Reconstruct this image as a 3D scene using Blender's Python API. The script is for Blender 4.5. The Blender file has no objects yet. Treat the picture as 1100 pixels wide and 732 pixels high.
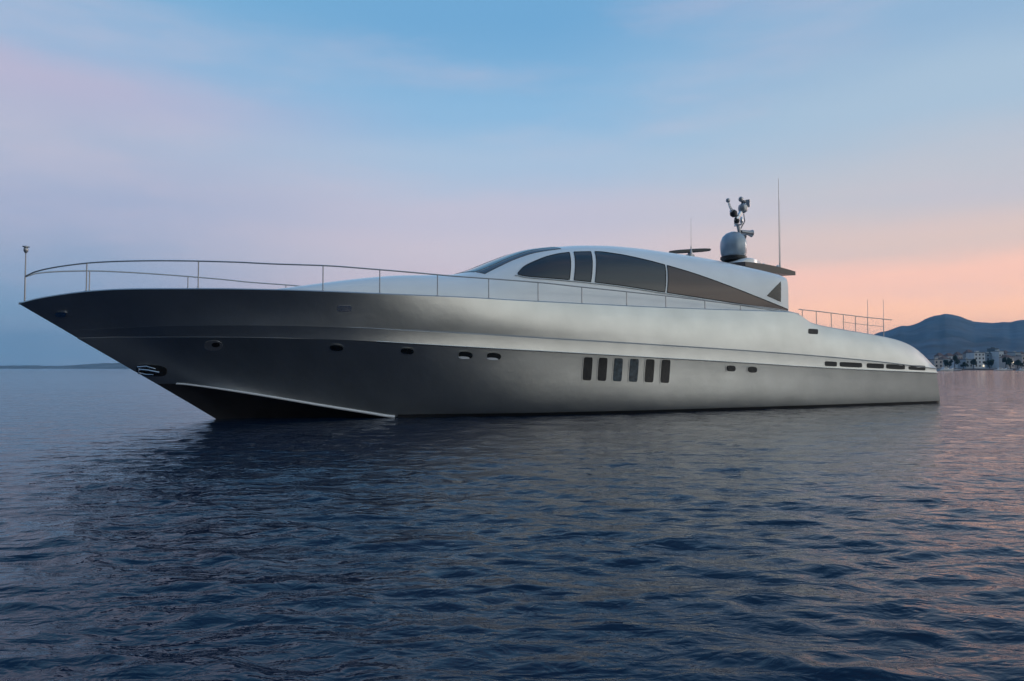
import bpy, math, random
import numpy as np
from mathutils import Vector, Matrix
from mathutils.bvhtree import BVHTree

random.seed(7); rng = np.random.default_rng(11)
sc = bpy.context.scene
col = sc.collection
R = math.radians

# ------------------------------------------------------------------ camera
F = 800.0; HZ = 396.0; CAMH = 1.2
PITCH = math.atan((HZ - 366.0) / F)
cam = bpy.data.cameras.new('camera'); camo = bpy.data.objects.new('camera', cam)
col.objects.link(camo); sc.camera = camo
cam.sensor_width = 36.0; cam.lens = 36.0 * F / 1100.0
cam.clip_start = 0.1; cam.clip_end = 30000
camo.location = (0, 0, CAMH); camo.rotation_euler = (math.pi / 2 + PITCH, 0, 0)

# ------------------------------------------------------------------ sky
sc.view_settings.view_transform = 'Standard'; sc.view_settings.look = 'None'
sc.view_settings.exposure = 0.0; sc.view_settings.gamma = 1.0
w = bpy.data.worlds.new('World'); sc.world = w; w.use_nodes = True
nt = w.node_tree; N = nt.nodes; L = nt.links
for n in list(N): N.remove(n)

def lin(c):
    return tuple(((v / 255) / 12.92 if v / 255 <= 0.04045 else ((v / 255 + 0.055) / 1.055) ** 2.4) for v in c) + (1.0,)

def math_node(tree, op, a, b=None, c=None, clamp=False):
    n = tree.nodes.new('ShaderNodeMath'); n.operation = op; n.use_clamp = clamp
    for i, v in enumerate((a, b, c)):
        if v is None: continue
        if isinstance(v, (int, float)): n.inputs[i].default_value = v
        else: tree.links.new(v, n.inputs[i])
    return n.outputs[0]

def ramp(tree, fac, stops, interp='EASE'):
    n = tree.nodes.new('ShaderNodeValToRGB'); cr = n.color_ramp; cr.interpolation = interp
    while len(cr.elements) > 1: cr.elements.remove(cr.elements[-1])
    cr.elements[0].position = stops[0][0]; cr.elements[0].color = stops[0][1]
    for p, c in stops[1:]:
        e = cr.elements.new(p); e.color = c
    tree.links.new(fac, n.inputs[0]); return n.outputs[0]

def mix(tree, fac, a, b, mode='MIX'):
    n = tree.nodes.new('ShaderNodeMix'); n.data_type = 'RGBA'; n.blend_type = mode
    if isinstance(fac, (int, float)): n.inputs[0].default_value = fac
    else: tree.links.new(fac, n.inputs[0])
    for i, v in ((6, a), (7, b)):
        if isinstance(v, tuple): n.inputs[i].default_value = v
        else: tree.links.new(v, n.inputs[i])
    return n.outputs[2]

tc = N.new('ShaderNodeTexCoord'); sx = N.new('ShaderNodeSeparateXYZ'); L.new(tc.outputs['Generated'], sx.inputs[0])
X, Y, Z = sx.outputs
mp = N.new('ShaderNodeMapping'); mp.inputs['Scale'].default_value = (1.2, 1.2, 5.0); L.new(tc.outputs['Generated'], mp.inputs[0])
nz = N.new('ShaderNodeTexNoise'); nz.inputs['Scale'].default_value = 1.6; nz.inputs['Detail'].default_value = 6; nz.inputs['Roughness'].default_value = 0.5
L.new(mp.outputs[0], nz.inputs[0])
wob = math_node(nt, 'MULTIPLY', math_node(nt, 'SUBTRACT', nz.outputs[0], 0.5), 0.10)
Zw = math_node(nt, 'ADD', Z, math_node(nt, 'MULTIPLY', wob, math_node(nt, 'MULTIPLY', Z, 4.0, clamp=True)))
az = math_node(nt, 'ARCTAN2', X, Y)            # 0 straight ahead, + to the right
azw = math_node(nt, 'ADD', az, wob)
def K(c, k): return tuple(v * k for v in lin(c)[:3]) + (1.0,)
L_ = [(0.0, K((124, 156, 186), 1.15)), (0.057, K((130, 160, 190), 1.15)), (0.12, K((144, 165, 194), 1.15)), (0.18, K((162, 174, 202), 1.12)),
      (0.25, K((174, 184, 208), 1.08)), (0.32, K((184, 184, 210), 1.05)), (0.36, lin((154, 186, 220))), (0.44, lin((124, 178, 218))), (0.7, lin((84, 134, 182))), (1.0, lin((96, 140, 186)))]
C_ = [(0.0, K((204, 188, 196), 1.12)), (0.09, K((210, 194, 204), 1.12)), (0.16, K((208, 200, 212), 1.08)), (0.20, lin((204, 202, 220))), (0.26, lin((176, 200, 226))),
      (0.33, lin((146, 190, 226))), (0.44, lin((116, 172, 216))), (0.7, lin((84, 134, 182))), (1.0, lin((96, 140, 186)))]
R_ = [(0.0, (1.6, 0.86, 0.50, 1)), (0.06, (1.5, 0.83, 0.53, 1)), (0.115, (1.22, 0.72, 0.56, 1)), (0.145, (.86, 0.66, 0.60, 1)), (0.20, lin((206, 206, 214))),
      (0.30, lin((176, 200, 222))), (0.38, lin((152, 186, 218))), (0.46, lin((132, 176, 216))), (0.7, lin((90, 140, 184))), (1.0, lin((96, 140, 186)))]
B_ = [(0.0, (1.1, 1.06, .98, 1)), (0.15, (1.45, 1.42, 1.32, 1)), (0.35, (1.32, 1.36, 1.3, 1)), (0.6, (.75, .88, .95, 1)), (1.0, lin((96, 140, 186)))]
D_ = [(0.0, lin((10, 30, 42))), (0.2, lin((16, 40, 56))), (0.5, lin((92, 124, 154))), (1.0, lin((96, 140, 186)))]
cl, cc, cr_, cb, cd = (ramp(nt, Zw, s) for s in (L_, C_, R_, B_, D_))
def mr(v, a, b):
    n = N.new('ShaderNodeMapRange'); n.interpolation_type = 'SMOOTHSTEP'
    n.inputs[1].default_value = a; n.inputs[2].default_value = b; L.new(v, n.inputs[0]); return n.outputs[0]
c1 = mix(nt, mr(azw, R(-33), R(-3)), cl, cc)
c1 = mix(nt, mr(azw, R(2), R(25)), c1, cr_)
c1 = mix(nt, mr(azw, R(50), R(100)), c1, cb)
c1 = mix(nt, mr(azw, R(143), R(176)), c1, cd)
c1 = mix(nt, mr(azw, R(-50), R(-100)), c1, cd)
# soft high veils of cloud that catch the pink light
nz2 = N.new('ShaderNodeTexNoise'); nz2.inputs['Scale'].default_value = 2.4; nz2.inputs['Detail'].default_value = 7; nz2.inputs['Roughness'].default_value = 0.55
mp2 = N.new('ShaderNodeMapping'); mp2.inputs['Scale'].default_value = (0.9, 0.9, 4.2); mp2.inputs['Rotation'].default_value = (0.0, R(10), 0.3); mp2.inputs['Location'].default_value = (3.1, 1.2, 0.4)
L.new(tc.outputs['Generated'], mp2.inputs[0]); L.new(mp2.outputs[0], nz2.inputs[0])
veil = mr(nz2.outputs[0], 0.45, 0.75)
c1 = mix(nt, math_node(nt, 'MULTIPLY', veil, 0.35), c1, lin((222, 204, 216)))
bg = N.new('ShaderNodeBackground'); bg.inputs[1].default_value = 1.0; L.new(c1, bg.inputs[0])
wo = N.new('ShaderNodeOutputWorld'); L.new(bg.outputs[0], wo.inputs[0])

sun = bpy.data.lights.new('sun', 'SUN'); sun.energy = 0.35; sun.angle = R(14); sun.color = (1.0, 0.78, 0.66)
suno = bpy.data.objects.new('sun', sun); col.objects.link(suno)
suno.rotation_euler = (R(80), 0, R(180 - 62) )   # low afterglow from the right

# ------------------------------------------------------------------ materials
def pmat(name, base, rough=0.5, metal=0.0, coat=0.0, noise=0.0, nscale=8.0, ior=1.5, bump=0.0, emit=None):
    m = bpy.data.materials.new(name); m.use_nodes = True
    t = m.node_tree; p = t.nodes['Principled BSDF']
    p.inputs['Base Color'].default_value = tuple(base) + (1,)
    p.inputs['Roughness'].default_value = rough; p.inputs['Metallic'].default_value = metal
    p.inputs['Coat Weight'].default_value = coat; p.inputs['Coat Roughness'].default_value = 0.06
    p.inputs['IOR'].default_value = ior
    tcn = t.nodes.new('ShaderNodeTexCoord'); nn = t.nodes.new('ShaderNodeTexNoise')
    nn.inputs['Scale'].default_value = nscale; nn.inputs['Detail'].default_value = 5
    t.links.new(tcn.outputs['Object'], nn.inputs[0])
    if noise:
        a = tuple(c * (1 - noise) for c in base) + (1,); b = tuple(min(1, c * (1 + noise)) for c in base) + (1,)
        t.links.new(ramp(t, nn.outputs[0], [(0.3, a), (0.7, b)], 'LINEAR'), p.inputs['Base Color'])
    if bump:
        bn = t.nodes.new('ShaderNodeBump'); bn.inputs['Strength'].default_value = 1; bn.inputs['Distance'].default_value = bump
        t.links.new(nn.outputs[0], bn.inputs['Height']); t.links.new(bn.outputs[0], p.inputs['Normal'])
    if emit:
        p.inputs['Emission Color'].default_value = tuple(emit[:3]) + (1,); p.inputs['Emission Strength'].default_value = emit[3]
    return m

M = {}
M['hull'] = pmat('silver_hull_paint', (0.48, 0.49, 0.475), 0.34, 0.90, 0.25, 0.07, 1.3, bump=0.012)
M['bottom'] = pmat('dark_bottom_paint', (0.03, 0.03, 0.034), 0.4, 0.0, 0.0, 0.3, 2)
M['rail_white'] = pmat('pale_spray_rail', (0.72, 0.74, 0.76), 0.35, 0.1)
M['white'] = pmat('white_gelcoat', (0.84, 0.87, 0.87), 0.22, 0.0, 0.4, 0.03, 1.5)
M['deck'] = pmat('deck_nonslip', (0.55, 0.54, 0.5), 0.6, 0.0, 0.0, 0.08, 6)
M['glass'] = pmat('smoked_glass', (0.02, 0.028, 0.036), 0.06, 0.0, 0.0, ior=1.6)
M['sunset_glass'] = pmat('sunset_tinted_glass', (0.065, 0.045, 0.040), 0.07, 0.3, 0.0, ior=1.6)  # brown of the sunset sky through the cabin, put into the glass colour
M['port_glass'] = pmat('porthole_glass', (0.008, 0.01, 0.012), 0.08, ior=1.5)
M['pale_pane'] = pmat('pale_backed_glass', (0.03, 0.05, 0.065), 0.12, 0, 0, .8, 9, ior=1.5)
M['steel'] = pmat('polished_steel', (0.62, 0.63, 0.65), 0.22, 1.0)
M['dullsteel'] = pmat('dull_steel', (0.40, 0.41, 0.43), 0.35, 0.7)
M['strake'] = pmat('strake_metal', (0.60, 0.60, 0.58), 0.25, 0.8)
M['black'] = pmat('black_plastic', (0.012, 0.013, 0.015), 0.45)
M['darkbrown'] = pmat('dark_spoiler', (0.05, 0.035, 0.032), 0.35, 0, 0.3)
M['dome'] = pmat('grey_dome', (0.30, 0.38, 0.45), 0.3, 0.2, 0.5, 0.15, 3)
M['seal'] = pmat('rubber_seal', (0.02, 0.02, 0.02), 0.7)

# ------------------------------------------------------------------ object helpers
def tag(o, label=None, cat=None, group=None, kind=None):
    for k, v in (('label', label), ('category', cat), ('group', group), ('kind', kind)):
        if v: o[k] = v
    return o

def empty(name, loc, rz=0.0):
    o = bpy.data.objects.new(name, None); col.objects.link(o); o.location = loc; o.rotation_euler = (0, 0, rz)
    o.empty_display_size = 0.3; return o

def mesh_obj(name, V, Fc, mat, parent=None, smooth=True, sharp=35):
    me = bpy.data.meshes.new(name); me.from_pydata([tuple(map(float, v)) for v in V], [], [tuple(f) for f in Fc]); me.update()
    me.materials.append(mat)
    if smooth:
        me.polygons.foreach_set('use_smooth', [True] * len(me.polygons))
        try: me.set_sharp_from_angle(angle=R(sharp))
        except Exception: pass
    o = bpy.data.objects.new(name, me); col.objects.link(o)
    if parent: o.parent = parent
    return o

class MB:
    def __init__(s): s.V = []; s.F = []
    def add(s, V, Fc):
        k = len(s.V); s.V += [tuple(map(float, v)) for v in V]; s.F += [tuple(i + k for i in f) for f in Fc]; return s
    def box(s, c, d, rz=0.0, taper=1.0):
        cx, cy, cz = c; dx, dy, dz = (v / 2 for v in d); V = []
        for z, k in ((-dz, 1), (dz, taper)):
            for x, y in ((-dx, -dy), (dx, -dy), (dx, dy), (-dx, dy)):
                x *= k; y *= k
                V.append((cx + x * math.cos(rz) - y * math.sin(rz), cy + x * math.sin(rz) + y * math.cos(rz), cz + z))
        return s.add(V, [(3, 2, 1, 0), (4, 5, 6, 7), (0, 1, 5, 4), (1, 2, 6, 5), (2, 3, 7, 6), (3, 0, 4, 7)])
    def tube(s, pts, r, n=8, r1=None):
        P = [Vector(p) for p in pts]; V = []; Fc = []
        up = Vector((0, 0, 1))
        for i, p in enumerate(P):
            d = (P[min(i + 1, len(P) - 1)] - P[max(i - 1, 0)]).normalized()
            a = d.cross(up)
            if a.length < 0.05: a = d.cross(Vector((1, 0, 0)))
            a.normalize(); b = a.cross(d)
            rr = r if r1 is None else r + (r1 - r) * i / (len(P) - 1)
            for k in range(n):
                t = 2 * math.pi * k / n; V.append(p + a * rr * math.cos(t) + b * rr * math.sin(t))
        for i in range(len(P) - 1):
            for k in range(n):
                k2 = (k + 1) % n; Fc.append((i * n + k, i * n + k2, (i + 1) * n + k2, (i + 1) * n + k))
        Fc.append(tuple(range(n - 1, -1, -1))); Fc.append(tuple((len(P) - 1) * n + k for k in range(n)))
        return s.add(V, Fc)
    def lathe(s, c, prof, n=24):
        V = []; Fc = []
        for r, z in prof:
            for k in range(n):
                t = 2 * math.pi * k / n; V.append((c[0] + r * math.cos(t), c[1] + r * math.sin(t), c[2] + z))
        for i in range(len(prof) - 1):
            for k in range(n):
                k2 = (k + 1) % n; Fc.append((i * n + k, i * n + k2, (i + 1) * n + k2, (i + 1) * n + k))
        Fc.append(tuple(range(n - 1, -1, -1))); Fc.append(tuple((len(prof) - 1) * n + k for k in range(n)))
        return s.add(V, Fc)
    def grid(s, G, closed=False):
        nu, nv = len(G), len(G[0]); V = [p for r in G for p in r]; Fc = []
        for i in range(nu - 1):
            for j in range(nv - 1):
                Fc.append((i * nv + j, (i + 1) * nv + j, (i + 1) * nv + j + 1, i * nv + j + 1))
        return s.add(V, Fc)
    def build(s, name, mat, parent=None, smooth=True, sharp=35): return mesh_obj(name, s.V, s.F, mat, parent, smooth, sharp)

def ray(px, py):
    v = 366.0 - py
    return np.array([px - 550.0, F * math.cos(PITCH) - v * math.sin(PITCH), F * math.sin(PITCH) + v * math.cos(PITCH)])

def at(px, py, D):
    r = ray(px, py); t = D / r[1]; return np.array([r[0] * t, D, CAMH + r[2] * t])

def on_water(px, py):
    r = ray(px, py); t = -CAMH / r[2]; return np.array([r[0] * t, r[1] * t])

def interp(xs, ys):
    xs = np.array(xs, float); ys = np.array(ys, float)
    h = np.diff(xs); d = np.diff(ys) / h; m = np.zeros(len(xs))
    m[0] = d[0]; m[-1] = d[-1]
    for i in range(1, len(xs) - 1):
        if d[i - 1] * d[i] > 0:
            w1 = 2 * h[i] + h[i - 1]; w2 = h[i] + 2 * h[i - 1]; m[i] = (w1 + w2) / (w1 / d[i - 1] + w2 / d[i])
    def f(x):
        x = float(min(max(x, xs[0]), xs[-1])); i = int(min(max(np.searchsorted(xs, x) - 1, 0), len(h) - 1))
        t = (x - xs[i]) / h[i]
        return (2*t**3 - 3*t**2 + 1) * ys[i] + (t**3 - 2*t**2 + t) * h[i] * m[i] + (-2*t**3 + 3*t**2) * ys[i+1] + (t**3 - t**2) * h[i] * m[i+1]
    f.lo = xs[0]; f.hi = xs[-1]
    return f

# ------------------------------------------------------------------ water
def water():
    def axis(lo, hi, c, d0, g, far):
        a = [c]
        while a[-1] < hi: a.append(a[-1] + max(d0, g * abs(a[-1] - c)))
        b = [c]
        while b[-1] > lo: b.append(b[-1] - max(d0, g * abs(b[-1] - c)))
        return np.array(sorted(set(b[1:] + a)))
    xs = axis(-6000, 6000, 0.0, 0.04, 0.0085, 0)
    ys = axis(-600, 6500, 2.2, 0.035, 0.0095, 0); print('water grid', len(xs), len(ys))
    ys2 = ys
    Xg, Yg = np.meshgrid(xs, ys2, indexing='ij')
    sx_ = np.gradient(xs)[:, None] * np.ones_like(Yg); sy_ = np.gradient(ys2)[None, :] * np.ones_like(Xg)
    Zg = np.zeros_like(Xg); DX = np.zeros_like(Xg); DY = np.zeros_like(Xg)
    wind = R(-105)
    lam = np.exp(rng.uniform(math.log(0.16), math.log(2.3), 100))
    warp = 0.35 * np.sin(Xg * 0.31 + 1.0) * np.cos(Yg * 0.27) + 0.2 * np.sin(Xg * 0.13 - Yg * 0.22)
    amp_mod = 0.75 + 0.35 * np.sin(Xg * 0.21 + 0.13 * Yg + 1.3) * np.sin(Yg * 0.17 + 0.5 - 0.07 * Xg)
    for l in lam:
        th = wind + rng.normal(0, 0.62); k = 2 * math.pi / l
        slope = 0.0175 * (1.3 if l < 0.45 else 1.0) * (1.0 if l < 0.7 else (0.7 / l) ** 1.3)
        a = slope / k; ph = rng.uniform(0, 6.28)
        res = np.clip((l / np.maximum(sx_ * abs(math.cos(th)) + 1e-6, sy_ * abs(math.sin(th)) + 1e-6) - 2.5) / 3.0, 0, 1)
        phase = k * (Xg * math.cos(th) + Yg * math.sin(th)) + ph + warp * min(2.0, 1.2 / l)
        am = a * res * amp_mod
        Zg += am * np.cos(phase); DX -= am * 0.8 * math.cos(th) * np.sin(phase); DY -= am * 0.8 * math.sin(th) * np.sin(phase)
    nx, ny = Xg.shape
    V = np.stack([Xg + DX, Yg + DY, Zg], -1).reshape(-1, 3)
    idx = np.arange(nx * ny).reshape(nx, ny)
    Fq = np.stack([idx[:-1, :-1], idx[1:, :-1], idx[1:, 1:], idx[:-1, 1:]], -1).reshape(-1, 4)
    me = bpy.data.meshes.new('water')
    me.vertices.add(len(V)); me.vertices.foreach_set('co', V.ravel())
    me.loops.add(Fq.size); me.loops.foreach_set('vertex_index', Fq.ravel().astype(np.int32))
    me.polygons.add(len(Fq)); me.polygons.foreach_set('loop_start', np.arange(0, Fq.size, 4, dtype=np.int32))
    me.polygons.foreach_set('use_smooth', np.ones(len(Fq), bool))
    me.update(calc_edges=True); me.validate()
    m = bpy.data.materials.new('sea_water'); m.use_nodes = True; t = m.node_tree; p = t.nodes['Principled BSDF']
    p.inputs['Base Color'].default_value = (0.001, 0.014, 0.040, 1); p.inputs['Roughness'].default_value = 0.06; p.inputs['IOR'].default_value = 1.25
    g = t.nodes.new('ShaderNodeNewGeometry')
    prev = None
    for scl, strn, dist, stretch in ((0.9, 1.0, 0.05, (0.5, 1.0, 1)), (3.4, 1.0, 0.042, (0.45, 1, 1)), (12.0, 1.0, 0.012, (0.6, 1, 1))):
        mpn = t.nodes.new('ShaderNodeMapping'); mpn.inputs['Scale'].default_value = stretch; mpn.inputs['Rotation'].default_value = (0, 0, R(-12))
        t.links.new(g.outputs['Position'], mpn.inputs[0])
        n = t.nodes.new('ShaderNodeTexNoise'); n.inputs['Scale'].default_value = scl; n.inputs['Detail'].default_value = 3; n.inputs['Distortion'].default_value = 0.6
        t.links.new(mpn.outputs[0], n.inputs[0])
        b = t.nodes.new('ShaderNodeBump'); b.inputs['Strength'].default_value = strn; b.inputs['Distance'].default_value = dist
        t.links.new(n.outputs[0], b.inputs['Height'])
        if prev: t.links.new(prev, b.inputs['Normal'])
        prev = b.outputs[0]
    t.links.new(prev, p.inputs['Normal'])
    me.materials.append(m)
    o = bpy.data.objects.new('water', me); col.objects.link(o); tag(o, kind='structure')
water()

# ------------------------------------------------------------------ yacht frame
BT = 2.86
S = on_water(232.5, 450.0); T = on_water(1009.0, 433.0)
dv = T - S; Lw = np.hypot(*dv); TH = math.atan2(dv[1], dv[0]) + math.asin(BT / Lw)
U = np.array([math.cos(TH), math.sin(TH)]); NP = np.array([math.sin(TH), -math.cos(TH)])
yacht = empty('motor_yacht', (S[0], S[1], 0), TH)
tag(yacht, 'long sleek silver motor yacht with dark tapered cabin windows, lying on calm dusk water', 'yacht')
cross = lambda a, b: a[0] * b[1] - a[1] * b[0]

def solve(px, py, b):
    """pixel -> (s, b, z) for half-breadth b (number or function of s)"""
    r = ray(px, py); rh = r[:2]; s = 5.0
    for _ in range(60):
        bb = b(s) if callable(b) else b
        s2 = -(cross(S, rh) + bb * cross(NP, rh)) / cross(U, rh)
        s = 0.5 * s + 0.5 * s2
    bb = b(s) if callable(b) else b
    P = S + s * U + bb * NP; t = np.dot(P, rh) / np.dot(rh, rh)
    return s, bb, CAMH + t * r[2]

def zat(s, b, ysil):
    """height at plan position (s,b) that projects to the silhouette function ysil(px)"""
    P = S + s * U + b * NP
    px = 550 + F * P[0] / P[1]
    for _ in range(6):
        r = ray(px, ysil(px)); t = P[1] / r[1]; z = CAMH + t * r[2]
        yc = P[1] * math.cos(PITCH) + (z - CAMH) * math.sin(PITCH); px = 550 + F * P[0] / yc
    return z

def loc(s, b, z): return (s, -b, z)

tip = solve(20.0, 326.5, 0.0)
sT, zT = tip[0], tip[2]
stem_z = lambda s: zT * (s / sT)          # straight raked stem
print('boat: len wl', Lw, 'angle', math.degrees(TH), 'tip', tip)

def bfun(s0, pts): return interp([s0] + [p[0] for p in pts], [0.0] + [p[1] for p in pts])

class Row:
    def __init__(r, px0, pix, bp, send=None):
        s0 = solve(px0[0], px0[1], 0.0)[0] if px0 else None
        r.b = bfun(s0, bp); zs = [(s0, stem_z(s0))]
        for p in pix:
            s, b, z = solve(p[0], p[1], r.b)
            if s > zs[-1][0] + 0.05: zs.append((s, z))
        r.s0 = s0; r.s1 = zs[-1][0] if send is None else send
        r.z = interp([a for a, _ in zs], [b for _, b in zs])

sheer = Row((20, 326.5), [(40, 321.5), (60, 318), (80, 315.2), (100, 313.2), (125, 311.6), (150, 311), (200, 310.8), (250, 311), (310, 312.2), (360, 314), (430, 317), (500, 320), (560, 323.5),
                        (620, 326.5), (680, 329.5), (740, 332), (800, 334), (845, 335.5), (857, 337.5), (864, 342), (872, 347.5), (890, 352), (910, 355.5), (928, 358.5), (950, 362.5), (966, 366.5), (979, 372), (989, 379), (998, 388), (1004.5, 396)],
            [(sT + .35, .28), (-2.8, .78), (-1.5, 1.32), (0, 1.8), (2, 2.3), (4, 2.58), (7, 2.76), (10, 2.84), (15, 2.84), (20, 2.82), (26, 2.62)])
crease = Row((70, 355.5), [(130, 352.5), (200, 350), (300, 350), (385, 352.3), (440, 355.5), (520, 360), (600, 365), (700, 371), (800, 377.5), (880, 383.5), (940, 389), (1006, 397)],
             [(-2.0, .38), (-1, .95), (0, 1.4), (2, 2.01), (4, 2.44), (7, 2.83), (10, 3.04), (15, 3.14), (20, 3.15), (26, 3.09)])
knuck = Row((83, 363), [(130, 362), (240, 362), (340, 364), (375, 365.5), (440, 369.3), (520, 374), (600, 378.5), (700, 384.3), (740, 386.5), (800, 390), (860, 393.8), (940, 398), (1007, 400.8)],
            [(-1.8, .36), (-1, .84), (0, 1.30), (2, 1.95), (4, 2.42), (7, 2.83), (10, 3.05), (15, 3.16), (20, 3.17), (26, 3.11)])
sE = solve(1009, 433, BT)[0]
chine_s0 = solve(168, 413, 0)[0]
chb = bfun(chine_s0, [(0, .62), (1.5, 1.02), (3, 1.36), (5, 1.86), (8, 2.46), (12, 2.79), (18, 2.88), (26, 2.84)])
zc = [(chine_s0, stem_z(chine_s0))]
for p in [(190, 412.5), (215, 415), (250, 420), (300, 428), (350, 436.5), (400, 444.5), (420, 447.6)]:
    s, b, z = solve(p[0], p[1], chb)
    if s > zc[-1][0] + .05: zc.append((s, z))
zc += [(zc[-1][0] + 2, -0.07), (zc[-1][0] + 6, -0.16), (27, -0.2)]
chine_z = interp([a for a, _ in zc], [b for _, b in zc])
print('chine pts', zc)

NT = 170
def rowpts(s0, s1, bf, zf):
    out = []
    for i in range(NT):
        t = (i / (NT - 1)) ** 1.45; s = s0 + (s1 - s0) * t
        out.append(np.array([s, bf(s) if i else 0.0, zf(s)]))
    return out
r_sheer = rowpts(sheer.s0, sheer.s1, sheer.b, sheer.z)
r_crease = rowpts(crease.s0, crease.s1, crease.b, crease.z)
r_knuck = rowpts(knuck.s0, knuck.s1, knuck.b, knuck.z)
r_chine = rowpts(chine_s0, sE, chb, chine_z)
keel_z = interp([-0.6, 0, 2, 5, 10, 27], [0.0, -0.02, -.35, -.75, -.95, -.8])
r_keel = []
for i in range(NT):
    t = (i / (NT - 1)) ** 1.45; s = -0.0 + (sE - 0) * t
    r_keel.append(np.array([s, 0.0, keel_z(s)]))
r_keel[0] = np.array([0, 0, 0.0])

def between(A, B, f, out=0.0, skew=False):
    """point between rows, pushed outward by out(s)"""
    res = []
    for a, b in zip(A, B):
        p = a * (1 - f) + b * f; o = out(p[0]) if callable(out) else out
        k = min(1.0, max(0.0, p[1] / 0.8))
        p = p.copy(); p[1] += o * k * (3.1 * f ** 1.6 * (1 - f) ** .6 if skew and o > 0 else 4 * f * (1 - f)); res.append(p)
    return res

# forward of about a third of the length the crease fades into the smooth bow
for i, p in enumerate(r_crease):
    k = min(1.0, max(0.0, (p[0] - 0.5) / 6.0)); k = k * k * (3 - 2 * k)
    a, b = r_sheer[i], r_knuck[i]; f = (p[2] - a[2]) / (b[2] - a[2] - 1e-9); bl = a[1] + (b[1] - a[1]) * min(1, max(0, f))
    p[1] = p[1] * k + bl * (1 - k)
cv = interp([-4, -1, 3, 8, 28], [-.05, -.12, -.10, 0.0, 0.03])
cvl = interp([-4, -1, 3, 7, 13, 18, 28], [-.06, -.16, -.10, .14, .17, .10, 0.03])
ctop = interp([-4, 0, 4, 8, 28], [-.03, -.06, .01, .05, .06])
lip = []
for p in r_knuck:
    q = p.copy(); q[2] -= 0.012; k = min(1, max(0, (p[0] - 1.5) / 4)); q[1] = max(0, q[1] - 0.035 * k); lip.append(q)
crs_in = []
for p in r_crease:
    q = p.copy(); k = min(1, max(0, (p[0] - 2.5) / 3)); q[2] += 0.03 * k + 0.002; q[1] = max(0, q[1] - 0.03 * k); crs_in.append(q)
rows_top = [r_sheer] + [between(r_sheer, crs_in, f, ctop) for f in (.2, .4, .6, .8)] + [crs_in, r_crease, between(r_crease, r_knuck, .5, -0.012), r_knuck, lip]
rows_low = [lip] + [between(lip, r_chine, f, cvl, True) for f in (.14, .28, .42, .56, .68, .79, .88, .95)] + [r_chine]
rows_bot = [r_chine, between(r_chine, r_keel, .5, .05), r_keel]

def side_mesh(rows, sgn):
    mb = MB(); G = [[loc(p[0], sgn * p[1], p[2]) for p in r] for r in rows]
    if sgn < 0: G = [list(reversed(r)) for r in G]
    return mb.grid(G)

def sided(rows, name, mat, parent=yacht, sharp=22, cap=True):
    mb = MB()
    for sg in (1, -1):
        m = side_mesh(rows, sg); mb.add(m.V, m.F)
    if cap:
        a = [loc(r[-1][0], r[-1][1], r[-1][2]) for r in rows]; b = [loc(r[-1][0], -r[-1][1], r[-1][2]) for r in rows]
        for i in range(len(rows) - 1):
            mb.add([a[i], b[i], b[i + 1], a[i + 1]], [(0, 1, 2, 3)])
    return mb.build(name, mat, parent, True, sharp)

mb = MB()
segs = [rows_top[:6], rows_top[5:7], rows_top[6:9], rows_top[8:10], rows_low]     # the creases stay crisp between these strips
for rws in segs:
    for sg in (1, -1):
        m_ = side_mesh(rws, sg); mb.add(m_.V, m_.F)
allr = rows_top + rows_low[1:]
for r0, r1 in zip(allr[:-1], allr[1:]):
    mb.add([loc(*r0[-1]), loc(r0[-1][0], -r0[-1][1], r0[-1][2]), loc(r1[-1][0], -r1[-1][1], r1[-1][2]), loc(*r1[-1])], [(0, 1, 2, 3)])
hull = mb.build('hull', M['hull'], yacht, True, 60)
bottom = sided(rows_bot, 'hull_bottom', M['bottom'])

# thin boot stripe just above the water
def hull_b_at(s, z):
    """half-breadth of the lower hull at height z"""
    best = None
    pts = []
    for r in rows_low:
        ss = [p[0] for p in r]
        if s < ss[0] or s > ss[-1]: continue
        pts.append((np.interp(s, ss, [p[2] for p in r]), np.interp(s, ss, [p[1] for p in r])))
    pts.sort()
    if not pts: return None
    return float(np.interp(z, [p[0] for p in pts], [p[1] for p in pts]))
mb = MB()
for sg in (1, -1):
    G = [[], [], []]
    for s in np.linspace([q for q in zc if q[1] > 0.01][-1][0] + .15, sE - .01, 110):
        for j, z in enumerate((-0.12, 0.0, 0.075)):
            G[j].append(loc(s, sg * (hull_b_at(s, z) + 0.006), z))
    if sg < 0: G = [list(reversed(r)) for r in G]
    mb.grid(G[::-1])
mb.build('boot_stripe', M['black'], yacht)

# chrome spray rail at the forward chine
for sg in (1, -1):
    mb = MB(); pts = []
    for p in r_chine:
        if p[0] < chine_s0 + .35 or p[2] < 0.02: continue
        pts.append(loc(p[0], sg * (p[1] + .012), p[2] + .0))
    mb.tube(pts, 0.02, 8, 0.035).build('spray_rail', M['rail_white'], yacht)

# rub strake along the knuckle
for sg in (1, -1):
    pts = [loc(p[0], sg * (p[1] + .004), p[2] + .006) for p in r_knuck if p[0] > 3.2]
    MB().tube(pts, 0.012, 8, 0.022).build('rub_strake', M['strake'], yacht)
    pts = [loc(p[0], sg * (p[1] - .012), p[2] + .03) for p in r_crease if p[0] > 3.8]
    MB().tube(pts, 0.004, 6, 0.011).build('crease_trim', M['dullsteel'], yacht)

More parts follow.
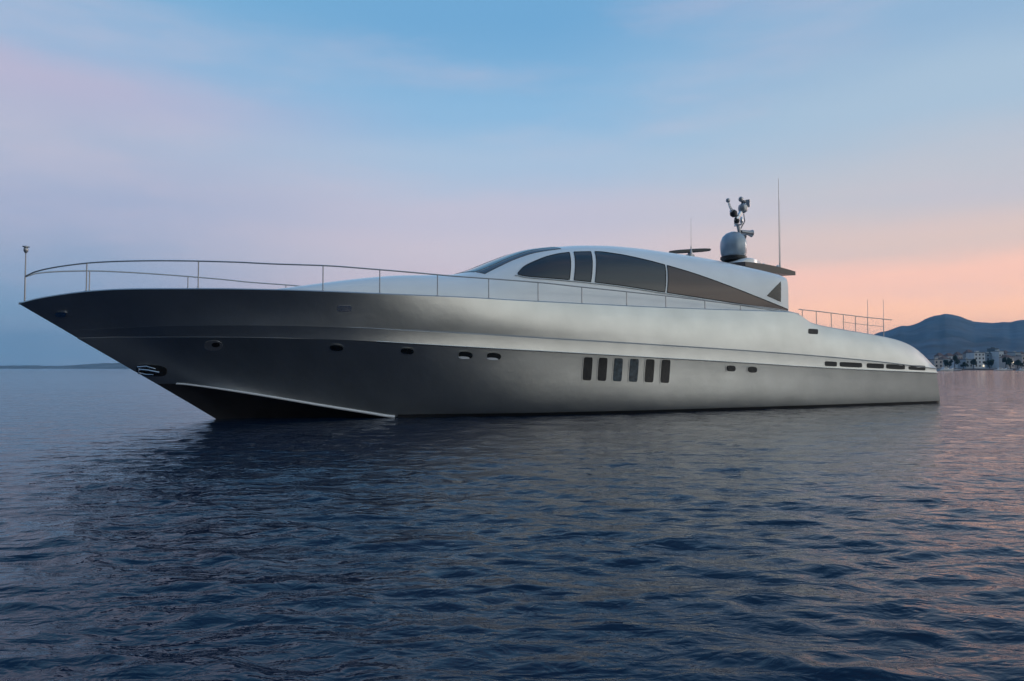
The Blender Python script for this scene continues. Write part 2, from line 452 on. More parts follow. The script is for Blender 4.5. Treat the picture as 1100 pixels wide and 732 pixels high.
# deck
rows_deck = [r_sheer]
e1 = []; e2 = []; e3 = []; e4 = []
for p in r_sheer:
    q = p.copy(); q[1] = max(0, p[1] - .03); q[2] += .025; e1.append(q)
    q = p.copy(); q[1] = max(0, p[1] - .09); q[2] += .03; e2.append(q)
    q = p.copy(); q[1] = max(0, p[1] - .12); q[2] -= .02; e3.append(q)
    q = p.copy(); q[1] = 0; q[2] += .02; e4.append(q)
sided([e1[:]] if False else [e4, e3], 'deck', M['deck'])
sided([e3, e2, e1, r_sheer], 'toe_rail', M['hull'], cap=False)

# ------------------------------------------------------------------ cabin
sil_pts = [(280, 312.5), (300, 310.3), (330, 306.3), (356, 302.8), (397, 298.3), (430, 296), (470, 295.6), (488, 295), (496, 292.8), (512, 286.5), (530, 279.5), (548, 273), (560, 269.8), (580, 266.8),
           (600, 265.2), (625, 264), (650, 264.3), (680, 266.5), (715, 271), (745, 275.5), (775, 281), (800, 286.5), (825, 292.5), (842, 297.5), (900, 320)]
ysil = interp([a for a, _ in sil_pts], [b for _, b in sil_pts])
sC0 = solve(285, 312, 0.6)[0]; sC1 = solve(843, 330, 2.1)[0]
sW = solve(494, 295, 0.7)[0]
print('cabin', sC0, sW, sC1, 'deck z', sheer.z(sW))
cw = interp([sC0, sC0 + .5, sC0 + 1.5, sC0 + 3, sW - .5, sW + 2.0, sW + 4, 13, 16, sC1], [0.1, .7, 1.2, 1.55, 1.86, 2.22, 2.36, 2.42, 2.38, 2.25])
QEf = interp([sC0, sC1 - 5, sC1 - 1.6, sC1], [.86, .86, .66, .17])
PEf = interp([sC0, sC1 - 5, sC1 - 1.6, sC1], [.66, .66, .52, .17])
NA = 26
AA = [math.pi / 2 * (j / (NA - 1)) for j in range(NA)]
SS = list(np.linspace(sC0, sC1, 150))
Hs = []
for s in SS:
    wv = cw(s); z0 = sheer.z(s) - 0.03; hm = 9
    for a in AA[6:]:
        b = wv * max(0, math.cos(a)) ** PEf(s)
        for sg in (1, -1):
            h = (zat(s, b * sg, ysil) - z0) / (math.sin(a) ** QEf(s))
            hm = min(hm, h)
    Hs.append(max(hm, 0.02))
Hs = np.array(Hs); Hs = np.convolve(np.pad(Hs, 2, 'edge'), [.1, .2, .4, .2, .1], 'valid')
Hf = lambda s: float(np.interp(s, SS, Hs))
def cab(s, a, off=0.0):
    sg = 1
    if a > math.pi / 2: a = math.pi - a; sg = -1
    wv = cw(s); z0 = sheer.z(s) - 0.03; ca = max(0.0, math.cos(a)); sa = max(0.0, math.sin(a))
    p = np.array([s, sg * wv * ca ** PEf(s), z0 + Hf(s) * sa ** QEf(s)]); return p
def cabn(s, a, off):
    e = 1e-3
    p = cab(s, a); d1 = cab(s + e, a) - cab(s - e, a); d2 = cab(s, a + e) - cab(s, a - e)
    n = np.cross(d1, d2); n /= np.linalg.norm(n) + 1e-12
    c = np.array([s, 0, sheer.z(s)])
    if np.dot(n, p - c) < 0: n = -n
    return p + n * off
mb = MB(); G = []
for s in SS:
    G.append([loc(*cab(s, a)) for a in AA + [math.pi - a for a in AA[-2::-1]]])
mb.grid(G)
k = len(G[0]); base = len(G) * k - k
mb.F.append(tuple(range(k))[::-1])
cabin = mb.build('cabin', M['white'], yacht, True, 40)
# aft bulkhead with dark glass doors
mb = MB(); mb.add([(p[0] + .001, p[1], p[2]) for p in G[-1]], [tuple(range(k))]); mb.build('aft_bulkhead', M['black'], yacht, False)

# bvh trees in the yacht's local frame
Mi = yacht_inv = (Matrix.Translation((S[0], S[1], 0)) @ Matrix.Rotation(TH, 4, 'Z')).inverted()
CL = Mi @ Vector((0, 0, CAMH))
def bvh(o): return BVHTree.FromPolygons([v.co for v in o.data.vertices], [tuple(p.vertices) for p in o.data.polygons])
bh, bc = bvh(hull), bvh(cabin)
def hit(px, py, tree):
    r = Vector(ray(px, py)); d = (Mi.to_3x3() @ r).normalized()
    h = tree.ray_cast(CL, d)
    if h[0] is None: return None
    n = h[1] if h[1].dot(d) < 0 else -h[1]
    return h[0], n

def patch(pts_grid, off, thick, name, mat, parent=yacht, mirror=True, label=None):
    """pts_grid: rows of (point, normal) in local frame; a slab standing off the surface; built also on the other side"""
    out = []
    for sg in ((1, -1) if mirror else (1,)):
        nu, nv = len(pts_grid), len(pts_grid[0]); V = []
        for lay in (off, off - thick):
            for r in pts_grid:
                for p, n in r:
                    q = p + n * lay; V.append((q[0], q[1] * sg, q[2]))
        o = nu * nv; Fc = []
        for i in range(nu - 1):
            for j in range(nv - 1):
                f = (i * nv + j, (i + 1) * nv + j, (i + 1) * nv + j + 1, i * nv + j + 1)
                Fc.append(f); Fc.append(tuple(x + o for x in reversed(f)))
        bd = [(0, j) for j in range(nv)] + [(i, nv - 1) for i in range(1, nu)] + [(nu - 1, j) for j in range(nv - 2, -1, -1)] + [(i, 0) for i in range(nu - 2, 0, -1)]
        bi = [i * nv + j for i, j in bd]
        for q in range(len(bi)):
            a, b = bi[q], bi[(q + 1) % len(bi)]; Fc.append((b, a, a + o, b + o))
        ob = mesh_obj(name, V, Fc, mat, parent if sg > 0 or parent is yacht else yacht, True, 30)
        if label and sg > 0: ob['label'] = label
        out.append(ob)
    return out

def bulge_quad(x0, x1, yt, yb, n, m, tree, lean=0.0):
    g = []
    for i in range(n):
        u = i / (n - 1); row = []
        for j in range(m):
            v = j / (m - 1); x = x0 + (x1 - x0) * u + lean * (0.5 - v); a = yt(x) if callable(yt) else yt; b = yb(x) if callable(yb) else yb
            h = hit(x, a + (b - a) * v, tree)
            if h is None: return None
            row.append(h)
        g.append(row)
    return g

def rpatch(cx, cy, wx, wy, name, mat, off, thick, tree=bh, slope=0.0, p=2.6, lean=0.0, parent=yacht, label=None, n=20):
    """rounded (superellipse) patch"""
    rings = []
    for q in (0.02, .5, 1.0):
        r = []
        for k in range(n + 1):
            t = 2 * math.pi * k / n; c, s_ = math.cos(t), math.sin(t)
            dx = wx / 2 * q * math.copysign(abs(c) ** (2 / p), c); dy = wy / 2 * q * math.copysign(abs(s_) ** (2 / p), s_)
            h = hit(cx + dx - dy * lean, cy + dy + dx * slope, tree); r.append(h)
        rings.append(r)
    return patch(rings, off, thick, name, mat, parent, True, label)

def glazed(cx, cy, wx, wy, name, slope=0.06, p=2.6, lean=0.0, glint=False, glass='port_glass'):
    fr = rpatch(cx, cy, wx + 2.2, wy + 2.2, name, M['hull'], 0.010, 0.03, slope=slope, p=p, lean=lean)
    gl = rpatch(cx, cy, wx, wy, 'pane', M[glass], 0.019, 0.03, slope=slope, p=p, lean=lean)
    for f, g in zip(fr, gl): g.parent = f
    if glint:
        ls = rpatch(cx - 1.8, cy + wy * .36, wx * .8, 2.6, 'painted_glint', M['rail_white'], 0.045, 0.04, slope=slope, p=2)  # pale strip stands in for the white glint under the pane
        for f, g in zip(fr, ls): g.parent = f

for i, x in enumerate((631, 647, 663.5, 680.5, 697.5, 714.5)):
    glazed(x, 396.3 + i * .55, 9.3, 25, 'hull_window', 0.05, 8, 0.07, False, 'pale_pane' if i in (2, 3) else 'port_glass')
for x, y, gl in ((361.5, 373.8, 0), (437.5, 377.3, 0), (500, 381.5, 1), (530.5, 382.8, 1)):
    glazed(x, y, 14 if not gl else 15, 6 if not gl else 7.5, 'porthole', 0.06, 2.6, 0, gl)
for x, y in ((785, 396), (808, 397.3)):
    glazed(x, y, 9.5, 6.5, 'porthole', 0.05, 3)
# engine room air slots by the stern
for x0, x1 in ((886, 899), (902, 926), (931, 949.5), (952, 972), (976, 994)):
    xm = (x0 + x1) / 2; ym = 391 + (xm - 890) * 0.045
    g = rpatch(xm, ym, x1 - x0, 5.2, 'air_vent', M['seal'], 0.006, 0.03, slope=0.05, p=7)
rpatch(873.5, 356.3, 10.5, 5.5, 'air_vent', M['seal'], 0.006, 0.03, slope=0.06, p=6)
rpatch(66, 337.2, 12, 5.0, 'navigation_light', M['steel'], 0.03, 0.05, p=3)
rpatch(370, 331.5, 16, 6.5, 'hull_badge', M['steel'], 0.012, 0.03, p=6)
# fairlead plate and anchor pocket on the bow
for sgl in (0,):
    f = rpatch(229, 371.5, 20, 11, 'hawse_plate', M['dullsteel'], 0.012, 0.03, p=2.4)
    g = rpatch(232, 370.2, 9, 5, 'hawse_hole', M['black'], 0.02, 0.03, p=2)
    for a, b in zip(f, g): b.parent = a
    f = rpatch(163, 398, 33, 12, 'anchor_pocket', M['black'], 0.008, 0.03, slope=0.08, p=3)
# anchor: shank, crown and two flukes lying flat against the pocket
def anchor(sg):
    mb = MB()
    def P(x, y, o):
        h = hit(x, y, bh); q = h[0] + h[1] * o; return Vector((q[0], q[1] * sg, q[2]))
    mb.tube([P(172, 399.5, .05), P(160, 397, .06), P(151, 396, .06)], .028, 8)
    for a in ([(151, 396), (149, 393.5), (158, 392.8), (168, 395.5)], [(151, 396), (150, 399.5), (158, 401.3), (166, 401.6)]):
        mb.tube([P(x, y, .06) for x, y in a], .035, 8, .014)
    mb.build('anchor', M['steel'], yacht)
anchor(1); anchor(-1)

# ------------------------------------------------------------------ cabin glazing
def cab_sa(px, py):
    h = hit(px, py, bc)
    if h is None: return None
    p = h[0]; s = p[0]; z0 = sheer.z(s) - 0.03
    r = min(1.0, max(0.0, (p[2] - z0) / Hf(s))); a = math.asin(r ** (1 / QEf(s)))
    return s, a
def cab_grid(cells):
    g = []
    for r in cells:
        row = []
        for s, a in r:
            p = cabn(s, a, 0); q = cabn(s, a, 1); n = Vector(loc(*(q - p))); row.append((Vector(loc(*p)), n))
        g.append(row)
    return g
wt = interp([556, 562, 575, 590, 603, 618, 640, 662, 690, 715, 745, 775, 810, 846], [294.2, 287.5, 280.8, 275.3, 272.6, 271.2, 270.8, 273.2, 278.8, 285.2, 294, 304.5, 318, 332.5])
wb = interp([556, 562, 590, 620, 660, 715, 760, 800, 846], [294.8, 296.6, 299, 301.5, 306, 314.3, 321.2, 327.3, 334.4])
def side_pane(x0, x1, mat, label):
    n = 26; cells = []
    for i in range(n):
        x = x0 + (x1 - x0) * i / (n - 1); y0, y1 = wt(x), wb(x)
        A = cab_sa(x, y0); B = cab_sa(x, y1)
        if A is None or B is None: continue
        cells.append([(A[0] + (B[0] - A[0]) * j / 9, A[1] + (B[1] - A[1]) * j / 9) for j in range(10)])
    g = cab_grid(cells); obs = patch(g, .012, .03, 'side_window', mat, yacht, True, label)
    rim = [r[0] for r in g] + g[-1][1:] + [r[-1] for r in g[-2::-1]] + g[0][-2:0:-1] + [g[0][0]]
    for o, sg in zip(obs, (1, -1)):
        MB().tube([((p + n * .014)[0], (p + n * .014)[1] * sg, (p + n * .014)[2]) for p, n in rim], .011, 6).build('window_seal', M['seal'], o)
    return obs
side_pane(556.5, 611.5, M['glass'], 'pointed front side window')
side_pane(616.5, 634.5, M['glass'], 'narrow upright side window')
side_pane(639, 714, M['glass'], 'large middle side window')
side_pane(716.5, 845.5, M['sunset_glass'], 'long tapering bronze aft side window')
# polished trim line below the windows
for sg in (1, -1):
    pts = []
    for x in np.linspace(553, 846, 70):
        A = cab_sa(x, wb(max(x, 556)) + 1.4)
        if A: q = cabn(A[0], A[1], .015); pts.append(loc(q[0], q[1] * sg, q[2]))
    MB().tube(pts, .014, 6).build('window_trim', M['strake'], yacht)

# windscreen: wraps round the front of the cabin in three panes with pillars between
edge_px = [(521, 294.6), (530, 289.8), (540, 285), (552, 279.4), (564, 275), (578, 271.3), (594, 268.8), (606, 267.3)]
esa = [cab_sa(x, y) for x, y in edge_px]; esa = [e for e in esa if e]
edge_a = interp([e[0] for e in esa], [e[1] for e in esa])
print('edge', esa)
def wpane(f0, f1, side):
    """pane between fractions f0..f1 of the way from the side pillar to the centreline"""
    cells = []
    for i in range(14):
        f = f0 + (f1 - f0) * i / 13
        sb = sW + .10 + (edge_a.lo - sW - .10) * (1 - min(f, 2 - f)) ** 1.6; st = edge_a.hi - .1
        row = []
        for j in range(14):
            s = sb + (st - sb) * j / 13; ea = edge_a(s); a = ea + (math.pi / 2 - ea) * f
            row.append((s, a if side > 0 else math.pi - a))
        cells.append(row)
    return patch(cab_grid(cells), .012, .03, 'windscreen', M['glass'], yacht, False)
wpane(0.0, .30, 1); wpane(.36, .97, 1); wpane(0.0, .30, -1); wpane(.36, .97, -1)
# dark triangular vent at the after end of the cabin side
cells = []
for i in range(7):
    u = i / 6; x = 824 + 14.5 * u; y0 = 317.5 - 15 * u; y1 = 318 + 6.5 * u
    A, B = cab_sa(x, y0), cab_sa(x, y1)
    if A and B: cells.append([(A[0] + (B[0] - A[0]) * j / 5, A[1] + (B[1] - A[1]) * j / 5) for j in range(6)])
if len(cells) > 2: patch(cab_grid(cells), .012, .03, 'quarter_vent', M['port_glass'], yacht)

# ------------------------------------------------------------------ rails
rail_pts = [(27, 297), (34, 293.5), (45, 290.2), (60, 287.2), (75, 285), (100, 282.3), (130, 280.9), (170, 280.3), (213, 280.7), (250, 281.7), (300, 284), (347, 285.5), (400, 289.3), (450, 293.5), (490, 297),
            (530, 299.8), (578, 303.5), (625, 308.5), (673, 313.5), (715, 318), (757, 323), (795, 327.5), (835, 332.5), (858, 337.5)]
def sh_in(s): return max(0.0, sheer.b(s) - 0.10)
rp3 = [solve(x, y, (lambda s: max(0.03, sheer.b(s) - 0.10)) if x > 30 else 0.04) for x, y in rail_pts]
rs = interp([p[0] for p in rp3], [p[2] for p in rp3])
rsv = np.linspace(rp3[0][0], rp3[-1][0], 120)
for sg in (1, -1):
    pts = [loc(s, sg * max(0.03, sheer.b(s) - .10), rs(s)) for s in rsv]
    MB().tube(pts, .0165, 8).build('handrail', M['dullsteel'], yacht)
    for x in (93, 213, 347, 408, 470, 525, 578, 625, 673, 715, 757, 795):
        s, b, z = solve(x, 300, sh_in)
        z1 = rs(s); z0 = sheer.z(s) + .02
        mb = MB().tube([loc(s, sg * b, z0), loc(s, sg * b, z1)], .013, 8)
        mb.lathe(loc(s, sg * b, z0), [(.04, 0), (.04, .012), (.018, .02)], 12)
        mb.build('stanchion', M['dullsteel'], yacht)
    # after deck rails
    ar = [(858, 332.5), (880, 334.8), (905, 338), (932, 341.3), (958, 343.8)]
    q = [solve(x, y, sh_in) for x, y in ar]
    MB().tube([loc(a, sg * b, z) for a, b, z in q], .014, 8).build('aft_handrail', M['dullsteel'], yacht)
    ar2 = [(905, 346), (932, 349.5), (949, 351)]
    q2 = [solve(x, y, sh_in) for x, y in ar2]
    MB().tube([loc(a, sg * b, z) for a, b, z in q2], .009, 8).build('aft_lower_rail', M['dullsteel'], yacht)
    rz = interp([a for a, _, _ in q], [z for _, _, z in q])
    for x in (862, 877, 893, 906, 919, 932, 949):
        s, b, z = solve(x, 345, sh_in)
        MB().tube([loc(s, sg * b, sheer.z(s)), loc(s, sg * b, rz(s))], .012, 8).build('aft_stanchion', M['dullsteel'], yacht)

# bow staff with light
sb_, _, zb_ = solve(26.5, 324, 0.0); zt_ = solve(26.5, 271, 0.0)[2]
st = MB().tube([(sb_, 0, stem_z(sT)), (sb_, 0, zt_)], .017, 8, .012).build('jackstaff', M['dullsteel'], yacht)
MB().lathe((sb_, 0, zt_), [(.02, -.02), (.045, .02), (.048, .07), (.035, .10), (.07, .11), (.065, .13), (.015, .14)], 16).build('staff_lamp', M['dullsteel'], st)

# ------------------------------------------------------------------ roof gear
def rp(px, py, b): s, bb, z = solve(px, py, b); return np.array(loc(s, bb, z))
# sat dome
c = rp(788, 277, 0.0); ppm = None
D = (S + c[0] * U)[1]; pm = D / F
r = 14.2 * pm; hh = 28 * pm
prof = [(r * .8, -.02), (r * .86, .03), (r * .95, hh * .15), (r, hh * .4), (r * .97, hh * .6), (r * .82, hh * .8), (r * .55, hh * .93), (r * .22, hh * .995), (.01, hh)]
dm = MB().lathe((c[0], c[1], c[2]), prof, 32).build('satellite_dome', M['dome'], yacht)
MB().lathe((c[0], c[1], c[2]), [(r * .88, -.1), (r * .98, -.06), (r * .98, 0.02), (r * .9, .035)], 32).build('dome_base', M['black'], dm)
# pylon under the dome
def hullz(s): return cab(s, math.pi / 2)[2]
mb = MB(); G2 = []
for s in np.linspace(c[0] - 1.15, c[0] + 1.1, 16):
    u = (s - c[0] + 1.15) / 2.25; wv = .75 * math.sin(math.pi * min(1, .12 + u * .8)) ; top = min(c[2] - .09, hullz(s) + .06 + (c[2] - .09 - hullz(s)) * min(1, u * 1.9))
    zb = hullz(s) - .25
    G2.append([(s, y, z) for y, z in ((-wv - .12, zb), (-wv, top - .04), (-wv + .07, top), (wv - .07, top), (wv, top - .04), (wv + .12, zb))])
mb.grid(G2); mb.F.append(tuple(range(6))[::-1]); kk = (len(G2) - 1) * 6; mb.F.append(tuple(range(kk, kk + 6)))
mb.build('radar_pylon', M['white'], yacht)
# light mast above the dome
def mp_(px, py, dy=0): q = rp(px, py, 0.0); return (q[0], q[1] + dy, q[2])
mast = MB().tube([mp_(795, 268), mp_(796, 256), mp_(793, 243), mp_(790, 236)], .075, 8, .05).build('signal_mast', M['dullsteel'], yacht)
MB().tube([mp_(785.5, 226), mp_(789, 231), mp_(794, 233)], .07, 8).build('mast_arm', M['steel'], mast)
MB().tube([mp_(791, 236), mp_(795.5, 229), mp_(798.5, 222), mp_(796, 213.5)], .085, 8, .04).build('mast_arm', M['steel'], mast)
MB().tube([mp_(787.5, 229), mp_(784, 222), mp_(782, 215)], .045, 8, .03).build('mast_arm', M['steel'], mast)
def ball(px, py, rr, nm, mat, par):
    q = mp_(px, py); return MB().lathe((q[0], q[1], q[2]), [(rr * .3, -rr), (rr * .85, -rr * .6), (rr, 0), (rr * .85, rr * .6), (rr * .3, rr)], 14).build(nm, mat, par)
ball(788, 229.5, .13, 'signal_lamp', M['black'], mast); ball(798, 224, .17, 'signal_lamp', M['dullsteel'], mast); ball(796, 214.3, .09, 'signal_lamp', M['dullsteel'], mast)
ball(782, 215.5, .075, 'signal_lamp', M['dullsteel'], mast); ball(791.5, 237.5, .10, 'signal_lamp', M['black'], mast)
MB().tube([mp_(789, 243, -.35), mp_(797, 241, .35)], .03, 8).build('mast_crossbar', M['steel'], mast)
for dy, px_, py_ in ((-.33, 789, 238), (.33, 797.5, 236)):
    q = mp_(px_, py_, dy); MB().lathe(q, [(.02, -.14), (.05, -.1), (.055, .02), (.03, .08), (.01, .1)], 12).build('signal_lamp', M['steel'], mast)
q = mp_(801, 219); MB().box((q[0], q[1], q[2]), (.05, .30, .26), .5).build('reflector_plate', M['steel'], mast, False)
MB().tube([mp_(797, 226), mp_(801, 219)], .03, 8).build('mast_arm', M['steel'], mast)
MB().tube([mp_(792, 256, .22), mp_(797.5, 246, .1), mp_(800, 238), mp_(799, 230)], .022, 8).build('mast_arm', M['dullsteel'], mast)
# horn / searchlight cluster
q = mp_(800, 251)
MB().tube([(q[0] - .2, q[1] - .05, q[2] + .04), (q[0] + .1, q[1] - .12, q[2]), (q[0] + .2, q[1] - .14, q[2] - .01)], .06, 12, .13).build('horn', M['dullsteel'], mast)
MB().tube([(q[0] - .2, q[1] + .12, q[2] - .05), (q[0] + .1, q[1] + .12, q[2] - .1)], .05, 12, .11).build('horn', M['dullsteel'], mast)
# open radar scanner
rd = rp(741, 269.5, 0.0)
sc_ = MB()
p0 = rp(719.5, 271.3, 0.0); p1 = rp(762.5, 268.6, 0.0)
dv_ = (p1 - p0); n_ = 12
G3 = []
for i in range(n_ + 1):
    p = p0 + dv_ * i / n_; k_ = 1 - .35 * abs(2 * i / n_ - 1) ** 4
    G3.append([(p[0], p[1] + y * k_, p[2] + z * k_) for y, z in ((-.09, -.03), (-.07, .05), (0, .07), (.07, .05), (.09, -.03), (0, -.06), (-.09, -.03))])
sc_.grid(G3); sc_.F.append(tuple(range(6))); kk = n_ * 7; sc_.F.append(tuple(range(kk, kk + 6))[::-1])
MB().lathe((rd[0], rd[1], rd[2] - .34), [(.2, 0), (.19, .05), (.15, .09), (.15, .2), (.07, .22), (.06, .3)], 20).build('radar_pedestal', M['dullsteel'], yacht)
sc_.build('radar_scanner', M['black'], yacht)
# aft roof wing
wa = rp(791, 283.5, 0.9); wb_ = rp(847, 293.4, 0.9)
G4 = []
for i in range(15):
    u = i / 14; p = wa + (wb_ - wa) * u; wv = 1.3 - .1 * u; th = .115 - .05 * abs(2 * u - 1) ** 2
    row = []
    for v in np.linspace(-1, 1, 13):
        row.append((p[0] - .12 * (1 - v * v) * (1 - u) , v * wv, p[2] - .05 * v * v + th))
    for v in np.linspace(1, -1, 13):
        row.append((p[0] - .12 * (1 - v * v) * (1 - u), v * wv, p[2] - .05 * v * v - th))
    row.append(row[0]); G4.append(row)
mb = MB().grid(G4); mb.F.append(tuple(range(26))[::-1]); kk = 14 * 27; mb.F.append(tuple(range(kk, kk + 26)))
mb.build('roof_wing', M['darkbrown'], yacht)
for y in (-.8, .8):
    p = wa + (wb_ - wa) * .3
    MB().tube([(p[0], y, p[2] - .03), (p[0] - .12, y, p[2] - .5)], .05, 8).build('wing_bracket', M['white'], yacht)
# antennas
def whip(px, y0, y1, b, r0=.012, r1=.005):
    s, bb, z0 = solve(px, y0, b); z1 = solve(px, y1, b)[2]
    o = MB().tube([loc(s, bb, z0), loc(s, bb, z0 + (z1 - z0) * .5), loc(s, bb, z1)], r0, 8, r1).build('whip_antenna', M['dullsteel'], yacht)
    MB().lathe(loc(s, bb, z0), [(.04, -.03), (.04, .05), (.022, .09), (.02, .22)], 12).build('antenna_base', M['dullsteel'], o)
whip(837.5, 290, 192, 0.9, .018, .008); whip(838.5, 292, 215, -1.3, .012, .005); whip(742.5, 272, 234, 0.6, .008, .004)
for x, y in ((820, 285), (835.5, 287)):
    p = rp(x, y, .5); MB().lathe(tuple(p), [(.05, -.1), (.05, -.02), (.065, 0), (.05, .05), (.01, .07)], 14).build('gps_dome', M['white'], yacht)
# ensign staffs at the stern
for px, b in ((932.5, 1.9), (949.5, 1.9)):
    s, bb, z0 = solve(px, 360, b); z1 = solve(px, 322, b)[2]
    MB().tube([loc(s, bb, z0), loc(s, bb, z1)], .010, 8, .007).build('stern_staff', M['rail_white'], yacht)
# swim platform lip behind the transom
s0_ = knuck.s1 - .02; z_ = knuck.z(knuck.s1)
mb = MB(); mb.box((s0_ + .12, 0, z_ + .01), (.26, 5.3, .09)); mb.build('swim_platform', M['white'], yacht, False)

# ------------------------------------------------------------------ far mountain, town, shore
from mathutils import noise as mnoise
def fbm(x, y, o=5, h=.5):
    v = 0; a = 1
    for k in range(o): v += a * mnoise.noise(Vector((x, y, 3.7 * k))); x *= 2.03; y *= 2.03; a *= h
    return v
M['mountain'] = pmat('hazed_wooded_slope', (0.03, 0.07, 0.115), 0.9, 0, 0, .6, .01)  # blue of the distant haze is mixed into the woods' base colour
M['quay'] = pmat('quay_stone', (0.10, 0.10, 0.11), 0.8, 0, 0, .3, .5)
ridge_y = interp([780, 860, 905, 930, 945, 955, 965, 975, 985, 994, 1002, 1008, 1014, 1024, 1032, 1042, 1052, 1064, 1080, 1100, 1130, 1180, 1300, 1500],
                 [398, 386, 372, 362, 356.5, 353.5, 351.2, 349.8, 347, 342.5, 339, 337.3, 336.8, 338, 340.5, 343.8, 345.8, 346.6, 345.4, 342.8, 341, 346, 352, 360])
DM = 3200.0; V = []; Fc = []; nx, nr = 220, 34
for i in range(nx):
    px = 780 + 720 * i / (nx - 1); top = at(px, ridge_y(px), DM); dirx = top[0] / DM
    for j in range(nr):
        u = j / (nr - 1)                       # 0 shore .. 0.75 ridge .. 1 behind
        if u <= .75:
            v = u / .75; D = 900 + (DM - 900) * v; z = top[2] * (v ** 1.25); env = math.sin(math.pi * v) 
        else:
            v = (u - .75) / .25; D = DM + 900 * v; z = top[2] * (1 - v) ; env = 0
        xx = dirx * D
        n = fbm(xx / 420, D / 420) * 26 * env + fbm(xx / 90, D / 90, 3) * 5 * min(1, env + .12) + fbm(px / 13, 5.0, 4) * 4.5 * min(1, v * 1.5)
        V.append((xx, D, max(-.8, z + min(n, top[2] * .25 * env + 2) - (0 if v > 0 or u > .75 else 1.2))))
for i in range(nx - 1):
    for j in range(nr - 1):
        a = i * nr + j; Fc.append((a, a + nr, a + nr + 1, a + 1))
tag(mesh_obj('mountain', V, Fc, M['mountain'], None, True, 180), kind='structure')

# low coast far off on the left, behind the bow
cy = interp([-260, -120, -20, 30, 60, 85, 110, 150, 200, 300], [394, 392.8, 393.4, 392.6, 393.2, 392, 390.4, 390, 392, 396])
V = []; Fc = []; n = 160; DL = 3500.0
for i in range(n):
    px = -260 + 560 * i / (n - 1); top = at(px, cy(px) , DL); z = max(0.4, top[2] + fbm(px / 9, 2.0, 4) * 1.6); dx = top[0] / DL
    for D, zz in ((DL - 420, -.8), (DL - 405, .12 * z), (DL - 200, .6 * z), (DL, z), (DL + 500, -.8)): V.append((dx * D, D, zz))
for i in range(n - 1):
    for j in range(4):
        a = i * 5 + j; Fc.append((a, a + 5, a + 6, a + 1))
M['coast'] = pmat('pale_coast', (0.16, 0.18, 0.19), 0.9, 0, 0, .4, .01)
tag(mesh_obj('far_shore', V, Fc, M['coast'], None, True, 180), kind='structure')

# quay and low ground the town stands on
V = []; Fc = []; n = 60
for i in range(n):
    px = 940 + 400 * i / (n - 1); dx = ray(px, 396)[0] / F
    for D, zz in ((520, -.8), (520.5, .9), (560, 1.1), (700, 2.2), (960, 5.0), (1100, -.8)):
        V.append((dx * D, D, zz + (fbm(px / 20, D / 50, 2) * .2 if zz > 0 else 0)))
for i in range(n - 1):
    for j in range(5):
        a = i * 6 + j; Fc.append((a, a + 6, a + 7, a + 1))
tag(mesh_obj('quay', V, Fc, M['quay'], None, True, 30), kind='structure')

M['house_a'] = pmat('pale_render', (0.7, 0.72, 0.72), .8, 0, 0, .08, .3)
M['house_b'] = pmat('grey_render', (0.40, 0.44, 0.46), .8, 0, 0, .08, .3)
M['house_c'] = pmat('sand_render', (0.62, 0.55, 0.50), .8, 0, 0, .08, .3)
M['house_d'] = pmat('slate_render', (0.12, 0.17, 0.19), .8, 0, 0, .08, .3)
M['roof'] = pmat('clay_roof', (0.17, 0.10, 0.08), .8, 0, 0, .2, .5)
M['flat'] = pmat('flat_roof', (0.16, 0.17, 0.18), .8, 0, 0, .2, .5)
M['leaf'] = pmat('foliage', (0.035, 0.055, 0.035), .8, 0, 0, .4, .8)
M['bark'] = pmat('bark', (0.08, 0.06, 0.045), .9)
M['litwin'] = pmat('lit_window', (0.5, 0.45, 0.35), .4, emit=(1.0, .85, .6, 1.2))
M['boat_white'] = pmat('boat_gelcoat', (0.75, 0.76, 0.76), .35)
win_me = {}
def house(px0, px1, ytop, D, mat, kind, label, litn=0):
    xa, xb = at(px0, 396, D)[0], at(px1, 396, D)[0]; top = at(px0, ytop, D)[2]; g = 1.6
    w_ = xb - xa; dp = 11.0; cx = (xa + xb) / 2; h = top - g
    e = empty('building', (cx, D + dp / 2, g), 0); tag(e, label, 'building', 'buildings of the waterfront town')
    body_h = h * (.78 if kind == 'hip' else .94)
    MB().box((0, 0, body_h / 2 - 1), (w_, dp, body_h + 2)).build('wall', M[mat], e, False)
    mb = MB()
    if kind == 'hip':
        a, b = w_ / 2 + .4, dp / 2 + .4; r_ = max(0.3, a - b) if a > b else .3
        mb.add([(-a, -b, body_h), (a, -b, body_h), (a, b, body_h), (-a, b, body_h), (-a * .35, 0, h), (a * .35, 0, h)], [(0, 1, 5, 4), (1, 2, 5), (2, 3, 4, 5), (3, 0, 4), (3, 2, 1, 0)])
        mb.build('roof', M['roof'], e, False)
    else:
        mb.box((0, 0, body_h + .2), (w_ + .3, dp + .3, .5)); mb.build('roof', M['flat'], e, False)
        MB().box((w_ * .2, 1, body_h + .9), (2.2, 2.4, 1.3)).build('stair_head', M[mat], e, False)
    nf = max(1, int(body_h / 3.0)); nc = max(2, int(w_ / 2.8)); lit = set(random.sample(range(nf * nc), min(litn, nf * nc)))
    for f in range(nf):
        for c_ in range(nc):
            x = -w_ / 2 + (c_ + .5) * w_ / nc; z = 1.7 + f * 3.0
            if z + .8 > body_h: continue
            m_ = 'litwin' if f * nc + c_ in lit else 'port_glass'
            MB().box((0, 0, 0), (1.15, .12, 1.4)).build('window', M[m_], e, False).location = (x, -dp / 2 - .04, z)
